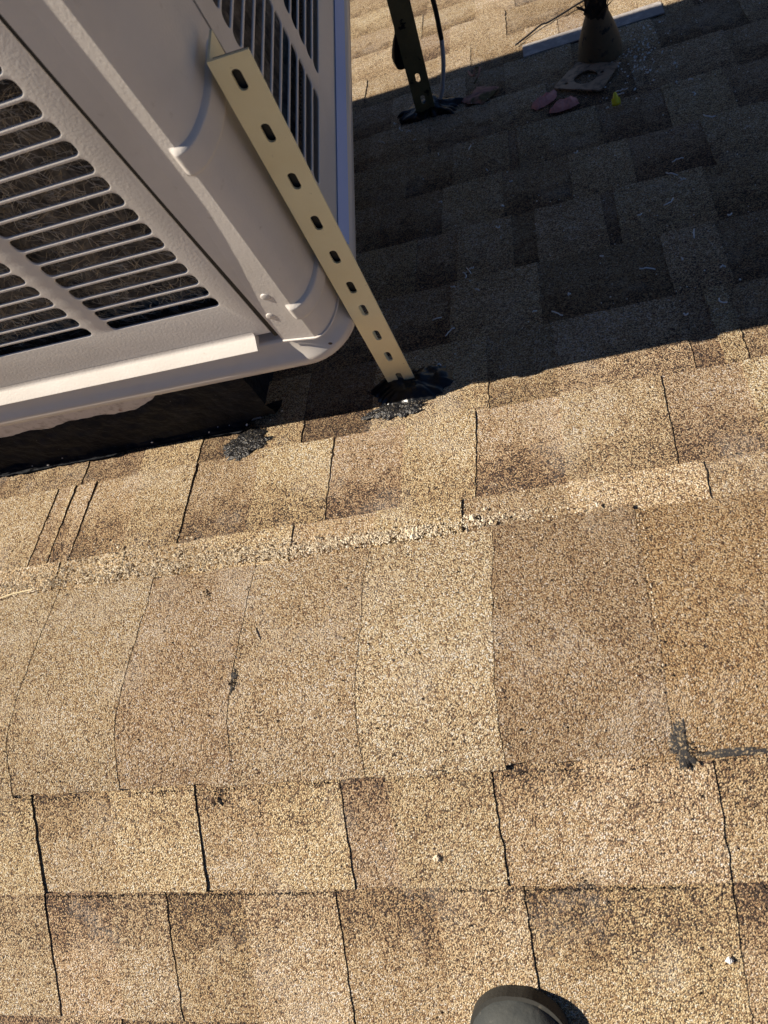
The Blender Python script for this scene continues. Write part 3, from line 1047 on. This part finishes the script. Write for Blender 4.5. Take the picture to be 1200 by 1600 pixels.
# torn wrapping: ring of ragged strips
vs, fs = [], []
for i in range(15):
    z = .096 + .095 * i / 14
    for k in range(28):
        a = 2 * math.pi * k / 28
        q = .0205 + .0055 * noise.noise((math.cos(a) * 2.2, math.sin(a) * 2.2, z * 45)) + .004 * noise.noise((math.cos(a) * 7, math.sin(a) * 7, z * 120)) - .005 * i / 14
        vs.append(Vector((q * math.cos(a), q * math.sin(a), z + .008 * noise.noise((a * 3, z * 20, 2)))))
for i in range(14):
    for k in range(28):
        k2 = (k + 1) % 28
        fs.append((i * 28 + k, i * 28 + k2, (i + 1) * 28 + k2, (i + 1) * 28 + k))
obj('tape_wrap', vs, fs, M['rag'], pipe)
for (a, z, ln, tw) in ((-.4, .110, .042, .3), (.1, .118, .030, -.2), (-1.3, .104, .026, .4), (3.3, .106, .020, .2)):
    vs = []
    for j in range(6):
        t = j / 5
        rr = .020 + .010 * t + .006 * t * t
        for w in (-.5, .5):
            aa = a + w * .55 * (1 - .5 * t) + tw * t
            vs.append(Vector((rr * math.cos(aa), rr * math.sin(aa), z + ln * t)))
    fs = [(2 * j, 2 * j + 1, 2 * j + 3, 2 * j + 2) for j in range(5)]
    vs2 = [q * 1.0 + Vector((q.x, q.y, 0)).normalized() * .0012 for q in vs]
    kk = len(vs)
    fs = fs + [tuple(q + kk for q in reversed(f_)) for f_ in fs] + [(0, kk, kk + 1, 1)] + [(2 * j, 2 * j + 2, kk + 2 * j + 2, kk + 2 * j) for j in range(5)] + [(2 * j + 1, kk + 2 * j + 1, kk + 2 * j + 3, 2 * j + 3) for j in range(5)] + [(10, 11, kk + 11, kk + 10)]
    obj('tape_flap', vs + vs2, fs, M['rag'], pipe)

# square plate with a round hole, lying in front of the cone
pc = [(.0520, 1.2190), (.1240, 1.1640), (.0809, 1.0792), (-.0009, 1.1407)]
bm = bmesh.new()
lay = []
cx = sum(q[0] for q in pc) / 4 - .003; cyy = sum(q[1] for q in pc) / 4 - .004
for d in (.0105, .0080):
    ed = []
    def hh(y): return d + .0020 * (1.22 - y) / .14
    o_ = []
    for i in range(4):
        a, b_ = pc[i], pc[(i + 1) % 4]
        for t in (.05, .95):
            x = a[0] + (b_[0] - a[0]) * t; y = a[1] + (b_[1] - a[1]) * t
            o_.append(bm.verts.new(rp(x, s_of_y(y), hh(y))))
    h_ = []
    for k in range(28):
        t = 2 * math.pi * k / 28
        x = cx + .0215 * math.cos(t); y = cyy + .0255 * math.sin(t)
        h_.append(bm.verts.new(rp(x, s_of_y(y), hh(y))))
    hs = []
    for (dx, dy) in ((.030, .0), (-.036, -.004)):
        ring = []
        for k in range(10):
            t = 2 * math.pi * k / 10
            x = cx + dx + .0035 * math.cos(t); y = cyy + dy + .0042 * math.sin(t)
            ring.append(bm.verts.new(rp(x, s_of_y(y), hh(y))))
        hs.append(ring)
    for ring in [o_, h_] + hs:
        for i in range(len(ring)): ed.append(bm.edges.new((ring[i], ring[(i + 1) % len(ring)])))
    bmesh.ops.triangle_fill(bm, use_beauty=True, use_dissolve=False, edges=ed)
    lay.append([o_, h_] + hs)
for ra, rb in zip(*lay):
    for i in range(len(ra)):
        j = (i + 1) % len(ra)
        bm.faces.new((ra[i], ra[j], rb[j], rb[i]))
pl = from_bm('steel_plate', bm, M['plate'])
tag(pl, 'brown square steel plate with a round hole in front of the pipe', 'plate')

# grey strip behind the pipe
vs, fs = [], []
sa, sb_ = Vector((-.048, 1.342)), Vector((.229, 1.347))
for i in range(25):
    t = i / 24
    c = sa + (sb_ - sa) * t
    hw = .029 + .0015 * noise.noise((t * 9, 1, 0))
    for (w, h) in ((-1, .0060), (-1, .0084), (0, .0092), (1, .0088), (1, .0060)):
        vs.append(rp(c.x + .004 * w * 0, s_of_y(c.y + hw * w * CP), h + .001 * noise.noise((t * 5, w, 3))))
fs = grid_faces(25, 5) + [(0, 1, 2, 3, 4), (124, 123, 122, 121, 120)]
st = obj('flat_strip', vs, fs, M['strip'], origin=rp(.09, s_of_y(1.345), .009))
tag(st, 'pale weathered flat strip lying on the shingles behind the pipe', 'strip')

# ------------------------------------------------------------------ scraps on the roof
def lump(name, outline, height, mat, label, cat, group=None, seed=1, base=.0065, rough=.45):
    """pillow-like scrap from an outline in (x, y) roof coordinates"""
    pts = [Vector((q[0], q[1])) for q in outline]
    c = sum(pts, Vector((0, 0))) / len(pts)
    dense = []
    for i in range(len(pts)):
        a, b_ = pts[i], pts[(i + 1) % len(pts)]
        for k in range(6):
            t = k / 6
            q = a.lerp(b_, t)
            q = q + (q - c) * .18 * noise.noise((q.x * 160 + seed, q.y * 160, 0))
            dense.append(q)
    n_ = len(dense); rings = 7
    vs = []
    for i in range(rings + 1):
        t = i / rings
        for q in dense:
            w = c + (q - c) * t
            h = base + height * math.sqrt(max(0, 1 - t ** 2.6)) * (1 + rough * noise.noise((w.x * 90, w.y * 90, seed)) + rough * .6 * noise.noise((w.x * 260, w.y * 260, seed)))
            vs.append(rp(w.x, s_of_y(w.y), h))
    fs = []
    for i in range(rings):
        for k in range(n_):
            k2 = (k + 1) % n_
            fs.append((i * n_ + k, i * n_ + k2, (i + 1) * n_ + k2, (i + 1) * n_ + k))
    o = obj(name, vs, fs, mat, origin=rp(c.x, s_of_y(c.y), base), smooth=True)
    tag(o, label, cat, group)
    return o
lump('insulation_scrap', [(-.046, 1.099), (-.030, 1.110), (-.012, 1.126), (.002, 1.131), (.006, 1.120), (-.002, 1.104), (-.020, 1.090), (-.036, 1.086)], .011, M['pink'], 'pink insulation scrap touching the corner of the steel plate', 'insulation', 'pink insulation scraps', 2)
lump('insulation_scrap', [(-.014, 1.060), (.004, 1.055), (.026, 1.057), (.042, 1.066), (.040, 1.078), (.022, 1.085), (.002, 1.080), (-.010, 1.071)], .012, M['pink'], 'pink insulation scrap nearest the yellow connector', 'insulation', 'pink insulation scraps', 5)
lump('paper_scrap', [(-.181, 1.208), (-.160, 1.188), (-.134, 1.172), (-.118, 1.190), (-.101, 1.222), (-.122, 1.235), (-.146, 1.248), (-.158, 1.228)], .006, M['paper'], 'curled brown and pink scrap between the far strut and the pipe', 'scrap', None, 8)
v, f = tube(catmull([rp(-.150, s_of_y(1.255), .012), rp(-.140, s_of_y(1.270), .020), rp(-.136, s_of_y(1.290), .024), rp(-.146, s_of_y(1.300), .022), rp(-.150, s_of_y(1.284), .016), rp(-.158, s_of_y(1.300), .012), rp(-.163, s_of_y(1.324), .010)], 6), .0019, 6)
o = obj('thread', v, f, M['paper'], origin=rp(-.15, s_of_y(1.28), .01), smooth=True)
tag(o, 'curled pinkish thread beside the brown and pink scrap', 'thread')

nut = empty('wire_connector', rp(.1005, s_of_y(1.024), .008))
tag(nut, 'small yellow cone-shaped wire connector lying on dark shingles', 'connector')
v, f = lathe([(.0002, .0), (.0050, .0), (.0062, .002), (.0060, .006), (.0048, .013), (.0034, .019), (.0018, .0215), (.0002, .022)], 14)
q_ = Matrix.Rotation(R(-62), 3, 'X')
v = [q_ @ a + Vector((0, -.008, .005)) for a in v]
obj('shell', v, f, M['yellow'], nut, smooth=True)
for sx in (-1, 1):
    v2, f2 = bx(-.0012, .0012, -.004, .004, 0, .010)
    v2 = [q_ @ (Vector(a) + Vector((sx * .0060, 0, .001))) + Vector((0, -.008, .005)) for a in v2]
    obj('wing', v2, f2, M['yellow'], nut)

v, f = tube(catmull([rp(-.062, s_of_y(1.380), .009), rp(-.030, s_of_y(1.410), .010), rp(-.004, s_of_y(1.430), .013), rp(.010, s_of_y(1.436), .011), rp(.043, s_of_y(1.459), .010), rp(.085, s_of_y(1.485), .011), rp(.16, s_of_y(1.53), .010)], 5), .0019, 6)
o = obj('wire', v, f, M['cable_black'], origin=rp(.04, s_of_y(1.45), .01), smooth=True)
tag(o, 'thin dark wire lying on sunlit shingles left of the pipe', 'wire')

# pale plastic shavings in the shade, cut off when the unit was fitted
rs_ = random.Random(21)
def shaving(x, y, ln, ang, bend, rad):
    base = rp(x, s_of_y(y), .0095)
    pts = []
    for k in range(6):
        t = k / 5 - .5
        dx = ln * t; dy = bend * (.25 - t * t) * 4
        u = dx * math.cos(ang) - dy * math.sin(ang); w = dx * math.sin(ang) + dy * math.cos(ang)
        pts.append(rp(x + u, s_of_y(y + w), .0095 + rs_.uniform(0, .0025)) - base)
    v, f = tube(pts, rad, 5)
    o = obj('plastic_shaving', v, f, M['white'], smooth=True)
    o.location = base
    tag(o, 'tiny pale curled shaving on shaded shingles', 'shaving', 'pale shavings scattered on the shaded shingles')
spots = [(-.1627, .650), (-.170, .640), (-.158, .655), (.1547, .6132), (.2054, .637), (.1165, .4579), (.1624, .4673), (.0924, .6866), (.1504, .7658), (.1637, .7469), (-.2131, .858), (-.150, .60), (-.187, .62), (-.105, .80), (.085, .56), (.13, .565), (-.02, .545), (-.19, .52), (-.205, .455), (.175, .53), (-.04, .51), (-.21, .555), (-.30, 1.16), (-.315, 1.19), (-.285, 1.14), (-.34, 1.13), (-.27, 1.10), (.11, 1.05), (.115, 1.06), (.085, 1.015), (.22, .98), (.225, 1.03), (-.13, .92), (-.09, .865), (.02, .90), (.135, .70), (.23, .90), (-.115, .745), (.03, .61), (-.07, .435 + .09), (.165, .80), (-.16, 1.01), (-.22, 1.02)]
for (x, y) in spots:
    big = rs_.random() < .45
    shaving(x, y, rs_.uniform(.012, .021) if big else rs_.uniform(.004, .009), rs_.uniform(0, 3.1), rs_.uniform(-.004, .004), .00095 if big else .0011)

# grey-white crumbs round the pipe foot and in the shade: too many to count
def chip(vs, fs, c, r_, rg):
    k = len(vs)
    for d in ((1, 0, 0), (-1, 0, 0), (0, 1, 0), (0, -1, 0), (0, 0, 1), (0, 0, -1)):
        vs.append(c + Vector(d) * r_ * rg.uniform(.6, 1.25))
    for t in ((0, 2, 4), (2, 1, 4), (1, 3, 4), (3, 0, 4), (2, 0, 5), (1, 2, 5), (3, 1, 5), (0, 3, 5)):
        fs.append(tuple(k + q for q in t))
rg = random.Random(77)
vs, fs = [], []
for _ in range(170):
    x = rg.gauss(.16, .035); y = rg.gauss(1.17, .07)
    if (x - PX) ** 2 + (y - PY) ** 2 < .05 ** 2: continue
    chip(vs, fs, rp(x, s_of_y(y), .0085), rg.uniform(.0010, .0028), rg)
for _ in range(330):
    x = rg.uniform(-.26, .42); y = rg.uniform(.45, 1.36)
    chip(vs, fs, rp(x, s_of_y(y), .0075), rg.uniform(.0006, .0016), rg)
for _ in range(16):
    x = rg.uniform(-1.0, -.42); y = rg.uniform(.408, .424)
    chip(vs, fs, rp(x, s_of_y(y), .014 + .5 * max(0, y - .412)), rg.uniform(.0008, .0022), rg)
o = obj('crumbs', vs, fs, M['white'])
tag(o, 'fine whitish crumbs strewn over the shaded shingles near the pipe', 'crumbs', kind='stuff')

# loose granules washed up along the far edge of the ridge caps
vs, fs = [], []
for _ in range(6200):
    x = rg.uniform(-1.0, -.02)
    wgt = sstep(-.10, -.26, x)
    if rg.random() > .12 + .88 * wgt: continue
    s = .200 + abs(rg.gauss(0, .6)) * (.014 + .034 * sstep(-.25, -.70, x)) - .012 * rg.random()
    s += .006 * noise.noise((x * 12, 3, 1))
    r_ = rg.uniform(.0006, .0015) * (1.9 if rg.random() < .07 else 1)
    chip(vs, fs, rp(x, s, .0078 + .0016 * rg.random() + .004 * math.exp(-((s - .200) / .012) ** 2)), r_, rg)
for (x, s, r_) in ((-.228, .2005, .0065), (-.222, .203, .005), (-.236, .202, .0045), (-.160, .207, .0045), (-.163, .213, .0035), (-.4545, .199, .0045), (-.138, .200, .0035), (-.212, .2025, .0035), (-.30, .205, .003), (-.38, .205, .0035), (-.62, .215, .004), (-.72, .225, .004), (-.55, .222, .003)):
    for q in range(5):
        chip(vs, fs, rp(x + rg.gauss(0, r_ * .4), s + rg.gauss(0, r_ * .4), .0095 + r_ * .3), r_ * rg.uniform(.5, .8), rg)
for _ in range(500):
    x = rg.uniform(-.8, .2); s = rg.uniform(-.36, .42)
    hh_ = .0135 if -.075 < s < .19 else .0075
    chip(vs, fs, rp(x, s, hh_), rg.uniform(.0007, .0015), rg)
for cxj in (-.5700, -.4290, -.2830, -.1385, .0150):
    for _ in range(70):
        s = rg.uniform(-.07, .185)
        if noise.noise((s * 25, cxj * 40, 2)) < -.05: continue
        chip(vs, fs, rp(cxj + .0022 + abs(rg.gauss(0, .0016)), s, .0115), rg.uniform(.0005, .0012), rg)
o = obj('loose_granules', vs, fs, M['pebble'])
tag(o, 'loose tan granules gathered along the far edge of the ridge caps', 'granules', kind='stuff')

# dark grit lying in the laps and scattered over the near courses
vs, fs = [], []
for _ in range(1500):
    x = rg.uniform(-.85, .25)
    sl = rg.choice((-.0790, -.0790, -.1930, -.1930, -.1930, -.338))
    if noise.noise((x * 14, sl * 50, 9)) < rg.uniform(-.25, .35): continue
    chip(vs, fs, rp(x, sl - abs(rg.gauss(0, .0018)), .0062), rg.uniform(.0005, .0013), rg)
for _ in range(420):
    x = rg.uniform(-.85, .3); sl = rg.uniform(-.37, .42)
    chip(vs, fs, rp(x, sl, .0122 if -.075 < sl < .19 else .0065), rg.uniform(.0006, .0015), rg)
for (x, sl, sp, n_) in ((-.487, .150, .0045, 26), (.030, -.068, .008, 40), (-.20, -.070, .004, 12), (-.425, .03, .003, 22), (-.45, -.085, .006, 20), (-.083, -.188, .003, 10)):
    for _ in range(n_):
        s2 = sl + rg.gauss(0, sp)
        chip(vs, fs, rp(x + rg.gauss(0, sp), s2, .0120 if -.075 < s2 < .19 else .0065), rg.uniform(.0005, .0014), rg)
o = obj('dark_grit', vs, fs, M['rag'])
tag(o, 'dark grit caught in the shingle laps and scattered over the sunlit roof', 'grit', kind='stuff')

v, f = tube([rp(-.4144, .0955, .0150), rp(-.4115, .0885, .0160), rp(-.405, .0790, .0148)], [.0006, .0009, .0006], 6)
tag(obj('twig', v, f, M['twig'], origin=rp(-.41, .088, .014)), 'short dark twig lying on a ridge cap', 'twig')
v, f = tube([rp(-.823, .186, .0135), rp(-.79, .193, .0150), rp(-.757, .197, .0135)], .0009, 6)
tag(obj('straw', v, f, M['straw'], origin=rp(-.79, .19, .013)), 'thin pale straw at the left end of the granule line', 'straw')
for (x, s, mt, lb) in ((-.2219, -.160, 'pebble', 'small pale pebble on the upper near shingle course'), (.034, -.258, 'white', 'white pebble low at the right on the nearest shingles'), (-.4598, -.092, 'rust', 'small orange brown pebble just below the ridge caps')):
    vs, fs = [], []
    for q in range(4):
        chip(vs, fs, rp(x + rg.gauss(0, .001), s + rg.gauss(0, .001), .0085), rg.uniform(.0022, .0035), rg)
    tag(obj('pebble', vs, fs, M[mt], origin=rp(x, s, .007)), lb, 'pebble')

# ------------------------------------------------------------------ shoe at the photographer's feet
shoe = empty('shoe', rp(-.170, -.44, .008))
tag(shoe, 'dark grey shoe with a grey toe cap pointing up the roof', 'shoe')
shoe.rotation_euler = (PITCH, 0, R(-3))
LN = .285
def shoe_ring(t, kind):
    # t 0 heel .. 1 toe ; local y forward
    y = -.135 + LN * t
    wl = [(0, .012), (.06, .028), (.2, .034), (.45, .036), (.68, .046), (.82, .047), (.92, .038), (.975, .022), (1.0, .004)]
    hl = [(0, .060), (.1, .082), (.25, .092), (.42, .088), (.6, .070), (.75, .056), (.86, .046), (.94, .036), (.98, .026), (1.0, .014)]
    def ip(tb, t):
        for (a, b_) in zip(tb, tb[1:]):
            if t <= b_[0]:
                k = (t - a[0]) / (b_[0] - a[0]); return a[1] + (b_[1] - a[1]) * k
        return tb[-1][1]
    w = ip(wl, t)
    if t > .80:
        w = .0475 * math.sqrt(max(0.0, 1 - ((t - .80) / .2005) ** 2.3))
    return y, w, ip(hl, t)
ts = [0, .015, .04, .08, .14, .2, .28, .36, .44, .52, .6, .66, .72, .77, .82, .86, .90, .92, .94, .955, .97, .98, .988, .994, .998, 1.0]
vs, fs = [], []
NA = 20
for t in ts:
    y, w, h = shoe_ring(t, 0)
    for k in range(NA):
        a = math.pi * k / (NA - 1)
        e = .75 if t > .55 else .85
        x = math.copysign(abs(math.cos(a)) ** e, math.cos(a)) * w
        z = .016 + (h - .016) * math.sin(a) ** .85
        z += .0012 * noise.noise((x * 60, y * 60, 4))
        vs.append(Vector((x * (1 - .10 * math.sin(a)), y, max(z, .014))))
fs = [q for q in grid_faces(len(ts), NA)]
upper = obj('upper', vs, fs, M['shoe'], shoe, smooth=True)
# toe cap shell
vs = []
tc_ = [q for q in (.80, .83, .86, .89, .92, .945, .965, .985, 1.0)]
for t in tc_:
    y, w, h = shoe_ring(t, 0)
    for k in range(NA):
        a = math.pi * k / (NA - 1)
        lift = .0016 if t > .80 else .0
        x = math.copysign(abs(math.cos(a)) ** .75, math.cos(a)) * (w + lift)
        z = .015 + (h + lift - .015) * math.sin(a) ** .85 * (1.0)
        back = .018 * (1 - abs(math.cos(a))) if t == .80 else 0
        vs.append(Vector((x * (1 - .10 * math.sin(a)), y + lift * .6 - back, z)))
obj('toe_cap', vs, grid_faces(len(tc_), NA), M['shoe_cap'], upper, smooth=True)
# sole
lo, hi = [], []
for t in ts:
    y, w, h = shoe_ring(t, 0); lo.append((w + .004, y + (.004 if t > .9 else 0)))
out = [(a, b_) for (a, b_) in lo] + [(-a, b_) for (a, b_) in reversed(lo)]
vs = [Vector((a, b_, 0)) for (a, b_) in out] + [Vector((a, b_, .017)) for (a, b_) in out]
n_ = len(out)
fs = [(k, (k + 1) % n_, n_ + (k + 1) % n_, n_ + k) for k in range(n_)] + [tuple(range(n_))[::-1], tuple(range(n_, 2 * n_))]
obj('sole', vs, fs, M['sole'], shoe)
v, f = lathe([(.036, .072), (.040, .10), (.044, .16), (.050, .24), (.046, .24), (.036, .10)], 20, (0, -.085, 0))
obj('trouser_cuff', v, f, M['shoe'], shoe, smooth=True)
for k in range(4):
    y = -.02 + .022 * k
    t = (y + .135) / LN
    _, w, h = shoe_ring(t, 0)
    v, f = tube([Vector((-.020, y - .004, h - .006)), Vector((-.008, y, h + .0015)), Vector((.008, y + .003, h + .0015)), Vector((.020, y + .006, h - .006))], .0022, 6)
    obj('lace', v, f, M['sole'], upper, smooth=True)
